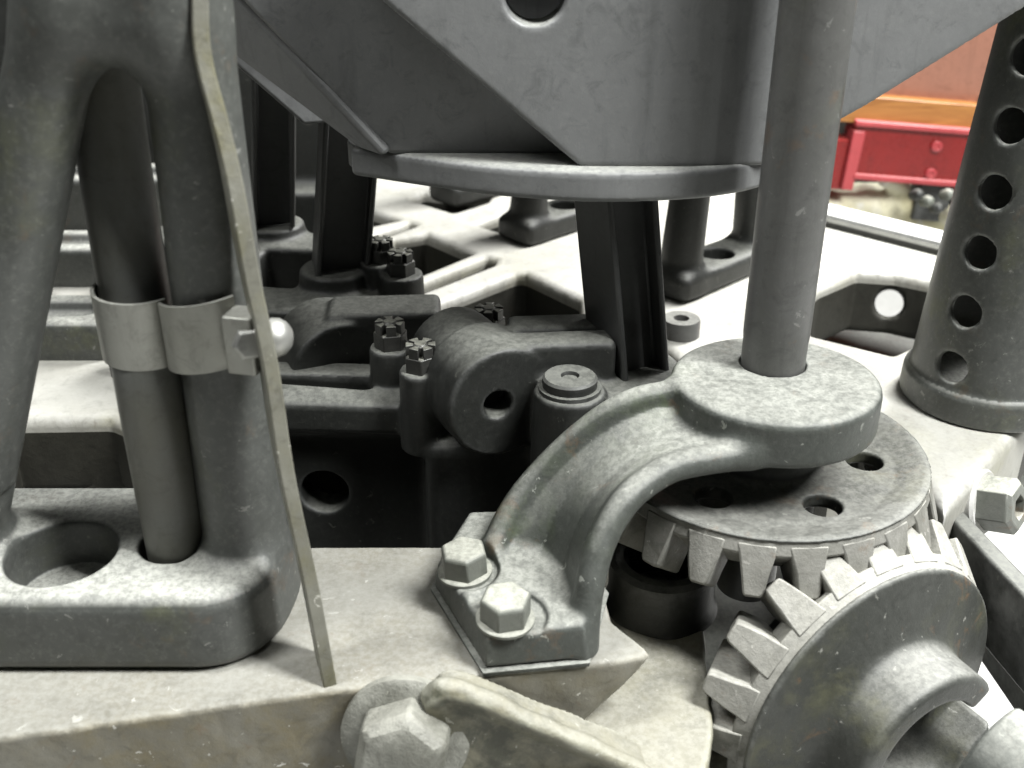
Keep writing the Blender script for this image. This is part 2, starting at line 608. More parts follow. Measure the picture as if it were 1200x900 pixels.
# ================================================================== engine bed
bed = thing('engine_bed', (0, 900, -70), 'cream painted cast engine bed with pockets and slots under the columns', 'engine bed')

# front beam
g = Grid((-480, 380, -150), (215, 575, 12), 2.2)
beam_poly = [(-520, 340), (-254, 391), (-94, 424), (0, 437), (60, 447), (78, 452), (70, 463), (57, 480), (50, 552), (-130, 551.5), (-300, 551), (-520, 551)]
beam2 = s_poly2(g.X, g.Y, beam_poly)
lump = 0.22 * np.sin(g.X * 0.09 + 1.3 * np.sin(g.X * 0.031)) + 0.15 * np.sin(g.X * 0.23 + g.Z * 0.15)
D = s_ext(beam2[:, :, 0][:, :, None] + lump, g, -120, 0, 2.8)
D = smax(D, (g.X - 84 - g.Z * 0.95) * 0.72, 10)
bx, by = G2(72, 645, 0)
cast(D, g, ['front_beam'], 'beam', bed)

# main frame behind it
g = Grid((-720, 590, -80), (700, 1560, 4), 3.6)
outer = [(-800, 640), (-420, 640), (-230, 655), (-150, 700), (60, 700), (130, 690), (215, 660), G2(1045, 520), G2(1108, 597), G2(1200, 500), (520, 860), (600, 960), (560, 1010), (467, 1095), (375, 1180), (330, 1260), (260, 1500), (-800, 1500)]
d2 = s_poly2(g.X[:, :, 0], g.Y[:, :, 0], outer)


def pocket(px, k=9.0, z=0.0):
    global d2
    p = s_poly2(g.X[:, :, 0], g.Y[:, :, 0], [G2(x, y, z) for x, y in px])
    d2 = smax(d2, -(p + 0.0), k)


pocket([(447, 289), (462, 279), (500, 273), (553, 296), (492, 321), (480, 322)])
pocket([(488, 333), (570, 301), (580, 303), (578, 309), (490, 343)], 3)
pocket([(470, 375), (520, 353), (606, 320), (616, 320), (680, 350), (681, 372), (600, 410), (540, 425)])
pocket([(628, 402), (690, 378), (712, 380), (640, 415)], 3)
pocket([(558, 262), (600, 247), (640, 240), (650, 255), (596, 273)], 4)
pocket([(424, 279), (480, 260), (488, 263), (430, 284)], 3)
pocket([(395, 250), (430, 244), (466, 257), (424, 266), (390, 272)])
pocket([(481, 232), (497, 224), (572, 232), (570, 236), (532, 248)], 4)
pocket([(962, 335), (1005, 317), (1050, 320), (1100, 330), (1120, 345), (1075, 400), (1045, 414), (955, 392), (930, 360)], 6)
pocket([(5, 490), (128, 488), (152, 498), (163, 515), (185, 640), (0, 640)], 10)
pocket([(20, 352), (55, 345), (120, 372), (118, 386), (60, 380), (20, 365)], 5)
pocket([(310, 240), (340, 232), (390, 240), (372, 262), (320, 268)], 4)
pocket([(262, 222), (330, 215), (424, 226), (428, 290), (478, 335), (490, 420), (262, 440)], 5)
pocket([(700, 420), (740, 372), (800, 425), (760, 470)], 5)
D = s_ext(d2[:, :, None], g, -70, 0, 9)
# lightening holes in the pocket walls
hp = Vector(W(1042, 355, 1008))
hdir = Vector((hp.x, hp.y, hp.z - CAM_H)).normalized()
D = smax(D, -s_cyl(g, hp - hdir * 40, hp + hdir * 140, 15), 2)
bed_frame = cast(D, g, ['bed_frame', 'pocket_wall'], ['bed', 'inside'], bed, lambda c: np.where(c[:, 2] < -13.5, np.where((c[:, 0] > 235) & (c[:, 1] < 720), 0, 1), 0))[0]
# deep box walls under the pockets, with round holes
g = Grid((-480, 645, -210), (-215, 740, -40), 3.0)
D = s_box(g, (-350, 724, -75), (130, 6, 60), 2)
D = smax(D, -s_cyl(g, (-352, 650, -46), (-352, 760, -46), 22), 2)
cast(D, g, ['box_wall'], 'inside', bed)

mk('added_dark_tray', *box((380, 965, -120), (92, 180, 4)), 'iron', bed, bevel=2)  # dark sheet added under the right pocket so its bottom shows black
mk('added_dark_tray', *box((-190, 900, -215), (480, 560, 6)), 'iron', bed, bevel=2)  # dark sheet added below the bed, stands in for shade in the gaps

# ================================================================== left column
colm = thing('a_frame_column', (-280, 495, 0), 'grey A-frame cast column with rounded foot standing beside the pipe', 'column')
g = Grid((-430, 395, -2), (-100, 600, 425), 2.1)
foot = [(-560, 433)] + [(-560, 433)] * 0
bc = np.array([-185, 492])
fp = s_poly2(g.X[:, :, 0], g.Y[:, :, 0], [(-600, 490), (-600, 496), (-190, 494), (-190, 492)])
fp = s_poly2(g.X[:, :, 0], g.Y[:, :, 0], [(-600, 478), (-600, 514), (-171, 514), (-168, 478)]) - 42
foot3 = s_ext(fp[:, :, None] + (g.Z - 0) * 0.06, g, 0, 46, 9)
lb = G(284, 640, 44)
rleg = s_cyl(g, (lb[0] + 1, 497, 12), (-145, 497, 345), 25, 20)
ll0 = W(-45, 575, 497)
ll1 = W(48, 130, 497)
lleg = s_cyl(g, (-327, 497, 12), (-196, 497, 338), 26, 18)
head = s_box(g, (-173, 497, 390), (37, 24, 82), 20)
D = smin(rleg, lleg, 10)
D = smin(D, head, 22)
D = smin(D, foot3, 16)
# spot-faced pocket and pipe hole
pc = G(74, 645, 45)
D = smax(D, -s_cyl(g, (pc[0], pc[1] - 2, 16), (pc[0], pc[1] - 2, 80), 29.5), 3)
pp = G(209, 636, 45)
D = smax(D, -s_cyl(g, (pp[0] - 2, pp[1], -20), (pp[0] - 2, pp[1], 70), 19), 2)
cast(D, g, ['foot_plate', 'leg', 'leg', 'head'], 'column', colm,
     lambda c: np.where(c[:, 2] < 50, 0, np.where(c[:, 2] > 302, 3, np.where(c[:, 0] < -196, 1, 2))))

# pipe passing the column
ptop = W(128, 95, 545)
pipe = mk('pipe', *sweep(spline([(pp[0], pp[1], 2), (pp[0], pp[1], 45), (pp[0] - 1.5, pp[1] + 3, 150), (ptop[0] + 2, 530, 280), (ptop[0] + 4, 545, 400)], 10), circ(17.5, 32), (0, 1, 0)), 'pipe')
tag(pipe, 'plain dark round pipe rising through the foot of the A-frame column', 'pipe')

# clip
clip = thing('pipe_clip', (-160, 478, 165), 'zinc strap clip holding the pipe to the column leg', 'clip')


def strap(cx, cy, r, a0, a1, z0a, z0b, hgt, thick=1.8, n=28):
    vs, fs = [], []
    for k in range(n + 1):
        t = k / n
        a = R(a0 + (a1 - a0) * t)
        zb = z0a + (z0b - z0a) * t
        for rr in (r, r + thick):
            for zz in (zb, zb + hgt):
                vs.append((cx + rr * math.cos(a), cy + rr * math.sin(a), zz))
    for k in range(n):
        a, b = k * 4, k * 4 + 4
        fs += [(a + 2, b + 2, b + 3, a + 3), (a + 1, a, b, b + 1)[::-1][::-1], (a + 1, a + 3, b + 3, b + 1), (a, b, b + 2, a + 2)]
    fs += [(0, 1, 3, 2), (n * 4, n * 4 + 2, n * 4 + 3, n * 4 + 1)]
    return vs, fs


zc = 160
legx = lb[0] + 1 + (zc - 20) * ((-148 - lb[0] - 1) / 300.0)
mk('strap', *strap(legx, 497, 25.8, 188, 305, zc - 4, zc + 6, 36), 'zinc', clip)
mk('strap', *strap(pp[0] - 2.5, pp[1] + 8, 19.5, 165, 330, zc + 1, zc - 2, 36), 'zinc', clip)
sx, sy, sz = W(306, 402, 464)
lug = mk('clip_lug', *box((sx - 8, sy + 3, sz), (7.5, 8, 15), R(-12)), 'zinc', clip, bevel=1.2)
mk('screw', *lathe((sx - 5, sy - 4, sz + 2), (0.1, -0.25, 0.05), [(8, -2), (8, 4), (6.5, 5.5), (3, 5.8)], 6), 'zincbright', clip, flat_angle=25, bevel=0.5)
mk('screw', *lathe((sx + 5, sy + 2, sz + 2), (1, -0.12, 0.02), [(9.5, 0), (9.5, 3), (8, 6.5), (5, 9), (2, 10)], 24), 'zincbright', clip)

# edge-on sheet strip
pts = [W(388, 808, 427), W(366, 690, 434), W(338, 560, 440), W(318, 430, 446), W(297, 330, 452), W(276, 215, 459), W(258, 140, 465), W(243, 85, 469), W(236, 40, 472), W(235, -30, 476)]
pts = spline(pts, 5)
vs, fs = [], []
for i, p in enumerate(pts):
    vd = Matrix.Rotation(R(9), 3, 'Z') @ Vector((p[0], p[1], 0)).normalized()      # the sheet runs back from its bright edge
    side = Vector((-vd.y, vd.x, 0))
    for a, b in ((0, -3.6), (0, 3.6), (26, 2.4), (26, -2.4)):
        vs.append(Vector(p) + vd * a - side * b)
n = 4
for i in range(len(pts) - 1):
    for k in range(n):
        k2 = (k + 1) % n
        fs.append((i * n + k, i * n + k2, (i + 1) * n + k2, (i + 1) * n + k))
fs += [(3, 2, 1, 0), tuple(range(len(vs) - 4, len(vs)))]
strip = mk('sheet_strip', vs, fs, 'brass', flat_angle=30, bevel=0.8)
tag(strip, 'tall tarnished sheet metal strip with worn bright edge beside the column leg', 'metal strip')

# ================================================================== bracket with collar
SH = (160.0, 590.0)
br = thing('bearing_bracket', (20, 500, 0), 'curved green-grey bearing bracket with thick round collar bolted to the beam', 'bracket')
g = Grid((-75, 415, 2), (235, 650, 124), 1.8)
fpoly = [G2(506, 694), G2(567, 793), G2(690, 781), G2(712, 700), G2(660, 628), G2(545, 632)]
fd = s_poly2(g.X[:, :, 0], g.Y[:, :, 0], fpoly)
D = s_ext(fd[:, :, None] + (g.Z - 3) * 0.16 + 1.0, g, 3.5, 25, 3.5)
far = spline([W(557, 694, 482), W(576, 638, 512), W(604, 582, 532), W(640, 538, 545), W(680, 500, 552), W(722, 470, 557), W(765, 454, 563), W(815, 452, 572)], 12)
near = spline([W(690, 770, 450), W(693, 722, 456), W(699, 680, 463), W(713, 632, 474), W(738, 590, 486), W(768, 563, 498), W(805, 545, 507), W(880, 533, 515)], 12)
arm = None
for i_, (f_, n_) in enumerate(zip(far, near)):
    hol = max(0.0, 1 - i_ / (0.5 * len(far))) ** 1.5
    f2 = Vector(f_) - Vector((0, 0, 12))
    n2 = Vector(n_) + Vector((-2, 2, -2))
    ctl = (f2 + n2) / 2 + 2 * Vector((5 + 14 * hol, 4 + 26 * hol, -5))
    cur = [f2 * (1 - t) ** 2 + ctl * (2 * t * (1 - t)) + n2 * t * t for t in (0, 0.35, 0.65, 1)]
    for a, b in zip(cur[:-1], cur[1:]):
        c_ = s_cap(g, a, b, 6.0)
        arm = c_ if arm is None else np.minimum(arm, c_)
ridge = None
for pa, pb in zip(far[:-2:2], far[2::2]):
    c_ = s_cap(g, Vector(pa) - Vector((0, 0, 6)), Vector(pb) - Vector((0, 0, 6)), 8.0)
    ridge = c_ if ridge is None else np.minimum(ridge, c_)
bead = None
for pa, pb in zip(near[:-2:2], near[2::2]):
    o_ = Vector((-3, 3, -2))
    c_ = s_cap(g, Vector(pa) + o_, Vector(pb) + o_, 7.6)
    bead = c_ if bead is None else np.minimum(bead, c_)
arm = smin(smin(arm, ridge, 3.5), bead, 4)
D = smin(D, arm, 7)
cx, cy = 157.5, 570.0
ell = np.sqrt(((g.X[:, :, 0] - cx) / 62.0) ** 2 + ((g.Y[:, :, 0] - cy) / 59.0) ** 2)
ell = (ell - 1) * 60
collar = s_ext(ell[:, :, None], g, 80, 110, 5)
D = smin(D, collar, 10)
# pad for the bolt
bp_ = G(592, 722, 26)
D = smax(D, -s_cyl(g, (bp_[0], bp_[1] + 3, 23.5), (bp_[0] + 3, bp_[1] + 5, 60), 22, 24), 4)
b2_ = G(545, 664, 26)
D = smax(D, -s_cyl(g, (b2_[0], b2_[1], 22), (b2_[0], b2_[1], 80), 19), 3)
D = smax(D, -s_cyl(g, (SH[0], SH[1], 60), (SH[0], SH[1], 140), 19.6), 1.0)


def bsplit(c):
    rc = np.sqrt(((c[:, 0] - cx) / 62.0) ** 2 + ((c[:, 1] - cy) / 59.0) ** 2)
    return np.where((rc < 1.08) & (c[:, 2] > 74), 2, np.where(c[:, 2] < 27, 0, 1))


cast(D, g, ['foot', 'arm', 'collar'], 'bracket', br, bsplit)
# shim plates under the foot
for k, (z0, z1, off) in enumerate(((0.3, 1.5, 1.006), (1.9, 3.1, 1.012))):
    cxm = sum(p[0] for p in fpoly) / len(fpoly)
    cym = sum(p[1] for p in fpoly) / len(fpoly)
    pl = [(cxm + (p[0] - cxm) * off, cym + (p[1] - cym) * off, 0) for p in fpoly]
    mk('shim', *extrude(pl[::-1], (0, 0, z0), (0, 0, z1)), 'bracket', br)
add_bolt(br, (bp_[0], bp_[1], 23.6), (0.02, -0.03, 1), 14.2, 15, R(14))
add_bolt(br, (b2_[0], b2_[1], 22.2), (-0.05, 0, 1), 14.0, 15, R(40))

# ================================================================== vertical shaft
sh = thing('vertical_shaft', (SH[0], SH[1], -60), 'plain grey round shaft standing upright through the bracket collar', 'shaft')
mk('shaft_rod', *lathe((SH[0], SH[1], -60), (0, 0, 1), [(19.4, 0), (19.4, 185), (19.8, 190), (19.8, 520)], 56), 'shaft', sh)

# ================================================================== bevel gears
GZ = 35.0      # heel height of the upper gear
R1, R2 = 106.0, 104.0
APEX = Vector((SH[0], SH[1], GZ - R2))
DIR2 = Vector((0.47, -0.88, 0)).normalized()


def bevel_gear(name, axis, r, hh, teeth, phase, label, tooth_n, extra):
    """axis from the apex to the gear; r pitch radius at the heel, hh distance apex - heel plane"""
    u, v, w = frame(axis, (0, 0, 1) if abs(axis[2]) < 0.9 else (0, 1, 0))
    t = thing(name, APEX + w * hh, label, 'gear', 'pair of toothed gears')
    L = math.hypot(r, hh)
    ce = (r / L, hh / L)                    # cone element (radial, axial)
    nn = (0.30, -0.954) if tooth_n == 1 else (0.55, -0.835)                     # teeth stand out from the rim and lean to the apex side
    xf = Matrix((( u.x, v.x, w.x, APEX.x), (u.y, v.y, w.y, APEX.y), (u.z, v.z, w.z, APEX.z), (0, 0, 0, 1)))
    add, ded = 20.0, 11.0
    pitch = 2 * math.pi / teeth
    prof = ((-ded, 0.38), (-4, 0.33), (5, 0.27), (add - 2.5, 0.195), (add, 0.15))
    m = 2 * len(prof)
    fs = [tuple(range(m)), tuple(range(2 * m - 1, m - 1, -1))] + [((k + 1) % m, k, m + k, m + (k + 1) % m) for k in range(m)]
    rnd = random.Random(tooth_n)
    for k in range(teeth):
        th = phase + k * pitch
        vs = []
        jit = [rnd.uniform(-0.018, 0.018) * pitch for _ in range(m)]
        wear_ = rnd.uniform(-1.6, 0.4)
        for s in (1.0, 0.78 if tooth_n == 1 else 0.6):
            seq = [(o_, -h_) for o_, h_ in prof] + [(o_, h_) for o_, h_ in prof[::-1]]
            for q, (off, half) in enumerate(seq):
                o2 = off + (wear_ if off > 8 else 0)
                vs.append(((r + nn[0] * o2) * s, (hh + nn[1] * o2) * s, th + half * pitch + jit[q]))
        pts = [APEX + u * (q[0] * math.cos(q[2])) + v * (q[0] * math.sin(q[2])) + w * q[1] for q in vs]
        mk('tooth', pts, fs, 'tooth', t, flat_angle=40, bevel=1.2)
    # plain band from which the teeth stand, flush with their outer ends
    ring = []
    for off, s in ((-ded - 5, 0.995), (-5, 0.995), (-5, 0.8), (-ded - 5, 0.8)):
        ring.append(((r + nn[0] * off) * s, (hh + nn[1] * off) * s))
    ring.append(ring[0])
    mk('rim_band', *lathe(APEX, w, ring, 96, False, (0, 0, 1) if abs(axis[2]) < 0.9 else (0, 1, 0)), 'tooth', t, bevel=0.8)
    extra(t, u, v, w, xf, ce, nn, add, ded)
    return t


def g1_body(t, u, v, w, xf, ce, nn, add, ded):
    rr = R1 - nn[0] * ded
    top = R2 - nn[1] * (ded + 4)                  # heel root height above the apex
    g = Grid((-118, -118, 60), (118, 118, R2 + 62), 1.8)
    rad = np.sqrt(g.X ** 2 + g.Y ** 2)
    # rim: between cone through the roots and a dished top face
    cone = (rad - rr * (g.Z / top)) * (top / math.hypot(rr, top))
    dish = g.Z - (top + 0.5 - np.clip(rr - 5 - rad, 0, 16) * 0.3)
    D = smax(cone - 0.5, dish, 2)
    D = smax(D, -(g.Z - (top - 24)), 3)
    D = smax(D, -s_cyl(g, (0, 0, 40), (0, 0, top - 14), 78, 76), 3)
    D = smin(D, s_cyl(g, (0, 0, 45), (0, 0, R2 + 46), 38, 35, 3), 8)
    for k in range(6):
        a = R(-8 + 60 * k)
        D = smax(D, -s_cyl(g, (64 * math.cos(a), 64 * math.sin(a), 40), (64 * math.cos(a), 64 * math.sin(a), 150), 11), 2)
    D = smax(D, -s_cyl(g, (0, 0, 30), (0, 0, 190), 20.0), 1.5)
    cast(D, g, ['gear_wheel', 'hub'], 'gear', t, lambda c: np.where((np.hypot(c[:, 0], c[:, 1]) < 38) & (c[:, 2] > top - 6), 1, 0), xf)


def g2_body(t, u, v, w, xf, ce, nn, add, ded):
    rr = R2 - nn[0] * ded
    top = R1 - nn[1] * (ded + 4)
    g = Grid((-118, -118, 40), (118, 118, 185), 1.9)
    rad = np.sqrt(g.X ** 2 + g.Y ** 2)
    cone = (rad - rr * (g.Z / top)) * (top / math.hypot(rr, top))
    back = (g.Z - top) + (rad - rr) * 0.55 + 1.0        # back face slopes up to the hub side
    back = g.Z - (top + 2 + np.clip(rr - rad, 0, 60) * 0.32)
    D = smax(cone + 1.5, back, 4)
    D = smax(D, -(g.Z - 64), 3)
    sleeve = s_cyl(g, (0, 0, 70), (0, 0, top + 46), 57, 54, 5)
    D = smin(D, sleeve, 9)
    D = smax(D, -s_cyl(g, (0, 0, 50), (0, 0, 210), 27, 41), 3)
    # jaw slot in the sleeve end
    sl = s_box(g, (40, 8, top + 48), (40, 15, 30), 5, R(38))
    D = smax(D, -sl, 3)
    cast(D, g, ['gear_wheel', 'jaw_sleeve'], 'gear', t, lambda c: np.where((np.hypot(c[:, 0], c[:, 1]) < 59) & (c[:, 2] > top + 14), 1, 0), xf)


bevel_gear('bevel_gear', Vector((0, 0, 1)), R1, R2, 22, math.atan2(DIR2.y, DIR2.x) + math.pi / 22, 'flat toothed gear wheel with round holes on the upright shaft under the collar', 1, g1_body)
bevel_gear('bevel_gear', DIR2, R2, R1, 21, R(90), 'upright toothed gear with hollow jaw sleeve beneath the flat gear wheel', 2, g2_body)

# jaw coupling in front of the lower gear
base = Vector(W(1168, 888, 418))
jc = thing('jaw_coupling', base, 'pale grey rounded coupling half facing the hollow jaw sleeve', 'coupling')
g = Grid((-60, -60, 0), (60, 60, 120), 2.0)
u, v, w = frame(DIR2, (0, 0, 1))
D = s_cyl(g, (0, 0, 5), (0, 0, 115), 46, 48, 4)
D = smax(D, -s_box(g, (10, 0, 0), (15, 70, 14), 4), 3)
cast(D, g, ['coupling_body'], 'bracket', jc, None, Matrix(((u.x, v.x, w.x, base.x), (u.y, v.y, w.y, base.y), (u.z, v.z, w.z, base.z), (0, 0, 0, 1))))

# footstep bearing under the gears
fb = thing('footstep_bearing', (88, 525, -40), 'short dark round footstep bearing cup on the worn shelf under the gear teeth', 'bearing')
cxx, cyy = 96.0, 553.0
mk('bearing_cup', *lathe((cxx, cyy, -46), (0, 0, 1), [(37, 0), (36, 3), (34, 9), (34, 34), (31, 37), (25, 37), (23, 32), (23, 8)], 48), 'iron', fb)

# ================================================================== bearing blocks
AX = Vector((-0.42, 0.91, 0)).normalized()


def bearing_block(k0, lo, hi, name, label, x_left, knuckle_len, right_body, slot=True, webz=-110, h=1.9):
    """k0 front centre of the bearing eye"""
    t = thing(name, (k0[0], k0[1] + 40, -60), label, 'bearing block', 'bearing blocks of the engine')
    return t


kc = Vector(W(591, 473, 610))
blk = thing('bearing_block', (kc.x, 660, -60), 'dark bearing block with round eye, oval slot and four castle nuts', 'bearing block', 'bearing blocks in a row')
g = Grid((-250, 568, -118), (135, 765, 122), 1.9)
flangeD = s_box(g, (-138, 680, 38), (95, 34, 12), 5, R(-3))
webD = s_box(g, (-90, 672, -34), (150, 14, 85), 4, R(-1))
D = smin(flangeD, webD, 14)
D = smax(D, -s_cap(g, G(290, 437, 54), G(428, 447, 54), 10), 4)
D = smax(D, -s_cap(g, np.array(G(290, 437, 54)) - (0, 0, 12), np.array(G(428, 447, 54)) - (0, 0, 12), 9), 3)
kb = kc + AX * 92
eye = s_cyl(g, kc + AX * 10, kb, 35.5, 33, 4)
eye = smin(eye, s_cyl(g, kc + AX * 16, kc + AX * 48, 39.5, 39.5, 6), 4)
# front plate: eye plus bar to the right
plate = s_cyl(g, kc, kc + AX * 26, 38.5, 38.5, 3)
plate = smin(plate, s_box(g, (kc.x + 36, 662, 69), (34, 13, 37), 5, R(4)), 3)
plate = smin(plate, s_box(g, (kc.x + 34, 633, 70), (38, 12, 37), 5, R(5)), 3)
D = smin(D, eye, 10)
D = smin(D, plate, 3)
# rod seat and cap boss
cap_c = G(668, 441, 93)
D = smin(D, s_cyl(g, (cap_c[0], cap_c[1], 20), (cap_c[0], cap_c[1], 84), 25, 23, 3), 8)
D = smin(D, s_cyl(g, (84, 650, 10), (82, 650, 75), 38, 32, 5), 8)
D = smin(D, s_cyl(g, (62, 648, -40), (62, 648, 78), 54, 52, 5), 6)
D = smin(D, s_box(g, (20, 660, -30), (80, 40, 62), 10), 10)
nuts1 = [G(458, 405, 80), G(494, 432, 80), G(573, 388, 80), G(612, 410, 78)]
for q in nuts1:
    D = smin(D, s_cyl(g, (q[0], q[1], 20), (q[0], q[1], q[2]), 16.5, 15, 2), 4)
D = smax(D, -s_cyl(g, (kc.x, kc.y - 20, kc.z), kc + AX * 22, 9.5), 2)
hc = W(380, 578, 658)
D = smax(D, -s_cyl(g, (hc[0], 600, hc[2]), (hc[0], 720, hc[2]), 17.5), 3)


def ksplit(c):
    p = c - np.array(kc)
    tt = p @ np.array(AX)
    rad = np.linalg.norm(p - tt[:, None] * np.array(AX), axis=1)
    nutd = np.min([np.hypot(c[:, 0] - q[0], c[:, 1] - q[1]) for q in nuts1], axis=0)
    return np.where((nutd < 18) & (c[:, 2] > 44), 2, np.where((rad < 44) & (tt < 122), 1, np.where(c[:, 0] > kc.x + 10, 3, 0)))


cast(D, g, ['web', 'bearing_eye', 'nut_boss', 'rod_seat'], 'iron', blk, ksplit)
for k, q in enumerate(nuts1):
    castle_nut(blk, (q[0], q[1], q[2] - 0.5), 11.8, 19, R(12 + 23 * k))
mk('oil_cap', *lathe((cap_c[0], cap_c[1], 83.5), (0, 0, 1), [(20, 0), (20, 3), (17.5, 3.2), (17.5, 8.5), (16, 10), (6, 10.2), (5, 8), (1, 8)], 40), 'iron', blk)

# second block behind
k2 = Vector(W(402, 436, 712))
blk2 = thing('bearing_block', (k2.x, 790, -60), 'dark bearing block in shade behind the first, two castle nuts on its side boss', 'bearing block', 'bearing blocks in a row')
g = Grid((-345, 685, -112), (-40, 885, 118), 2.2)
D = s_cyl(g, k2, k2 + AX * 60, 38, 38, 3)
D = smin(D, s_box(g, (k2.x + 30, 742, 48), (42, 20, 36), 5, R(4)), 5)
D = smin(D, s_box(g, (-185, 800, 12), (105, 26, 52), 6, R(-8)), 8)
D = smin(D, s_box(g, (-200, 780, -40), (130, 14, 70), 4, R(-8)), 10)
D = smin(D, s_cyl(g, (-146, 835, 20), (-146, 835, 78), 36, 30, 4), 8)
nuts2 = [G(447, 305, 84), G(470, 320, 80)]
for q in nuts2:
    D = smin(D, s_cyl(g, (q[0], q[1], 10), (q[0], q[1], q[2]), 19, 18, 2), 4)
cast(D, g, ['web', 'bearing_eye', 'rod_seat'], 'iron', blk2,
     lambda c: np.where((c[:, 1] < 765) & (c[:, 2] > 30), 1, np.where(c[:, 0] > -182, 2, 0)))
for k, q in enumerate(nuts2):
    castle_nut(blk2, (q[0], q[1], q[2] - 0.5), 12.0, 19, R(33 + 20 * k))

# third, further back
blk3 = thing('bearing_block', (-250, 960, -60), 'farthest dark bearing block half hidden behind the sheet strip', 'bearing block', 'bearing blocks in a row')
g = Grid((-400, 880, -80), (-150, 1010, 96), 2.6)
D = s_box(g, (-260, 945, 15), (110, 24, 50), 6, R(-8))
D = smin(D, s_cyl(g, (-222, 955, 10), (-222, 955, 76), 34, 28, 4), 8)
D = smin(D, s_cyl(g, (-252, 915, -20), (-252, 915, 62), 30, 28, 5), 8)
cast(D, g, ['web', 'rod_seat'], 'iron', blk3, lambda c: np.where(c[:, 1] > 940, 1, 0))

# ================================================================== I-section rods
def ibeam(p0, p1, ang, w, dep, t, tw):
    sec = [(-w / 2, -dep / 2), (w / 2, -dep / 2), (w / 2, -dep / 2 + t), (tw / 2, -dep / 2 + t), (tw / 2, dep / 2 - t), (w / 2, dep / 2 - t), (w / 2, dep / 2),
           (-w / 2, dep / 2), (-w / 2, dep / 2 - t), (-tw / 2, dep / 2 - t), (-tw / 2, -dep / 2 + t), (-w / 2, -dep / 2 + t)]
    cs, sn = math.cos(ang), math.sin(ang)
    vs = []
    for p in (p0, p1):
        for a, b in sec:
            vs.append((p[0] + a * cs - b * sn, p[1] + a * sn + b * cs, p[2]))
    n = len(sec)
    fs = [tuple(range(n))[::-1], tuple(range(n, 2 * n))]
    for k in range(n):
        k2 = (k + 1) % n
        fs.append((k, k2, n + k2, n + k))
    return vs, fs


def rod(p0, p1, ang, label, w=37, dep=44):
    t = thing('connecting_post', p0, label, 'post', 'I-section posts under the casting')
    mk('i_section', *ibeam(p0, p1, ang + R(90), dep, w, 4.5, 20), 'black', t, bevel=1.6)
    # rounded tongue where the front flange runs out on the seat
    f = Vector((math.sin(ang), -math.cos(ang), 0))
    s = Vector((math.cos(ang), math.sin(ang), 0))
    c = Vector(p0) + f * (8 + 1.5)
    poly = []
    for k in range(13):
        a = math.pi + math.pi * k / 12
        poly.append(c + s * (w / 2 - 0.6) * math.cos(a) + Vector((0, 0, 9 * math.sin(a) + 1)) + f * (-3.0 * math.sin(a)))
    mk('flange_foot', *extrude(poly, -f * 4, f * 5.0), 'black', t, bevel=0.8)
    return t


rod((80, 652, 72), (64, 660, 206), R(28), 'black I-section post rising from the nearest rod seat to the casting')
rod((-143, 838, 76), (-126, 838, 206), R(14), 'black I-section post in shade beside the two castle nuts', 44, 44)
rod((-221, 955, 76), (-196, 955, 330), R(10), 'farthest black I-section post by the sheet strip', 38, 44)

# ================================================================== big casting overhead
cs = thing('overhead_casting', (30, 680, 205), 'large grey cast housing flaring upward from a rounded bottom flange', 'casting')
ZF = 205.0
fl_px = [(412, 207), (452, 213), (525, 224), (600, 233), (700, 239), (800, 236), (860, 229), (893, 221)]
flp = [tuple(p)[:2] for p in spline([G(x, y, ZF) for x, y in fl_px], 5)]
flo = flp + [(170, 690), (150, 790), (-20, 800), (-96, 690)]
g = Grid((-170, 585, 198), (190, 810, 232), 2.0)
fd = s_poly2(g.X[:, :, 0], g.Y[:, :, 0], flo)
D = s_ext(fd[:, :, None], g, ZF, ZF + 19, 4)
cast(D, g, ['bottom_flange'], 'casting', cs)
ZB = ZF + 18
A_ = G2(680, 198, ZB)
B_ = G2(898, 192, ZB)
C_ = G2(452, 190, ZB)
E_ = G2(420, 178, ZB)
TOPZ = 455.0


def along(p0, px, py, Y, z):
    """point at height z on the edge that starts at p0 and passes pixel (px, py) at depth Y"""
    q = Vector(W(px, py, Y))
    p = Vector(p0)
    return p + (q - p) * ((z - p.z) / (q.z - p.z))


A0 = Vector((*A_, ZB)); B0 = Vector((*B_, ZB)); C0 = Vector((*C_, ZB)); E0 = Vector((*E_, ZB))
A1 = along(A0, 440, 0, A_[1] - 8, TOPZ)
C1 = along(C0, 275, 0, C_[1] + 20, TOPZ)
E1 = along(E0, 252, 52, E_[1] + 25, TOPZ)
w0 = Vector(W(1010, 121, 650)); w1 = Vector(W(1200, 9, 650))
B1 = w0 + (w1 - w0) * ((TOPZ - w0.z) / (w1.z - w0.z))
# front wall with its slight fold
F0 = Vector((*G2(838, 197, ZB), ZB))
F1 = Vector((F0.x + 8, F0.y + 2, TOPZ))
Fm0 = Vector((F0.x + 26, F0.y + 13, ZB))
Fm1 = Vector((F1.x + 26, F1.y + 12, TOPZ))
wing = Vector((w0.x - 8, 648, ZB + 12))


def wall(name, quad, thick, mat='casting', nsub=1, bev=3):
    """quad walls with thickness towards +Y (away from the camera)"""
    vs = [Vector(p) for p in quad]
    nrm = (vs[1] - vs[0]).cross(vs[-1] - vs[0]).normalized()
    if nrm.y < 0:
        nrm = -nrm
    n = len(vs)
    V = vs + [p + nrm * thick for p in vs]
    fs = [tuple(range(n)), tuple(range(2 * n - 1, n - 1, -1))]
    for k in range(n):
        k2 = (k + 1) % n
        fs.append((k2, k, n + k, n + k2))
    return mk(name, V, fs, mat, cs, bevel=bev)


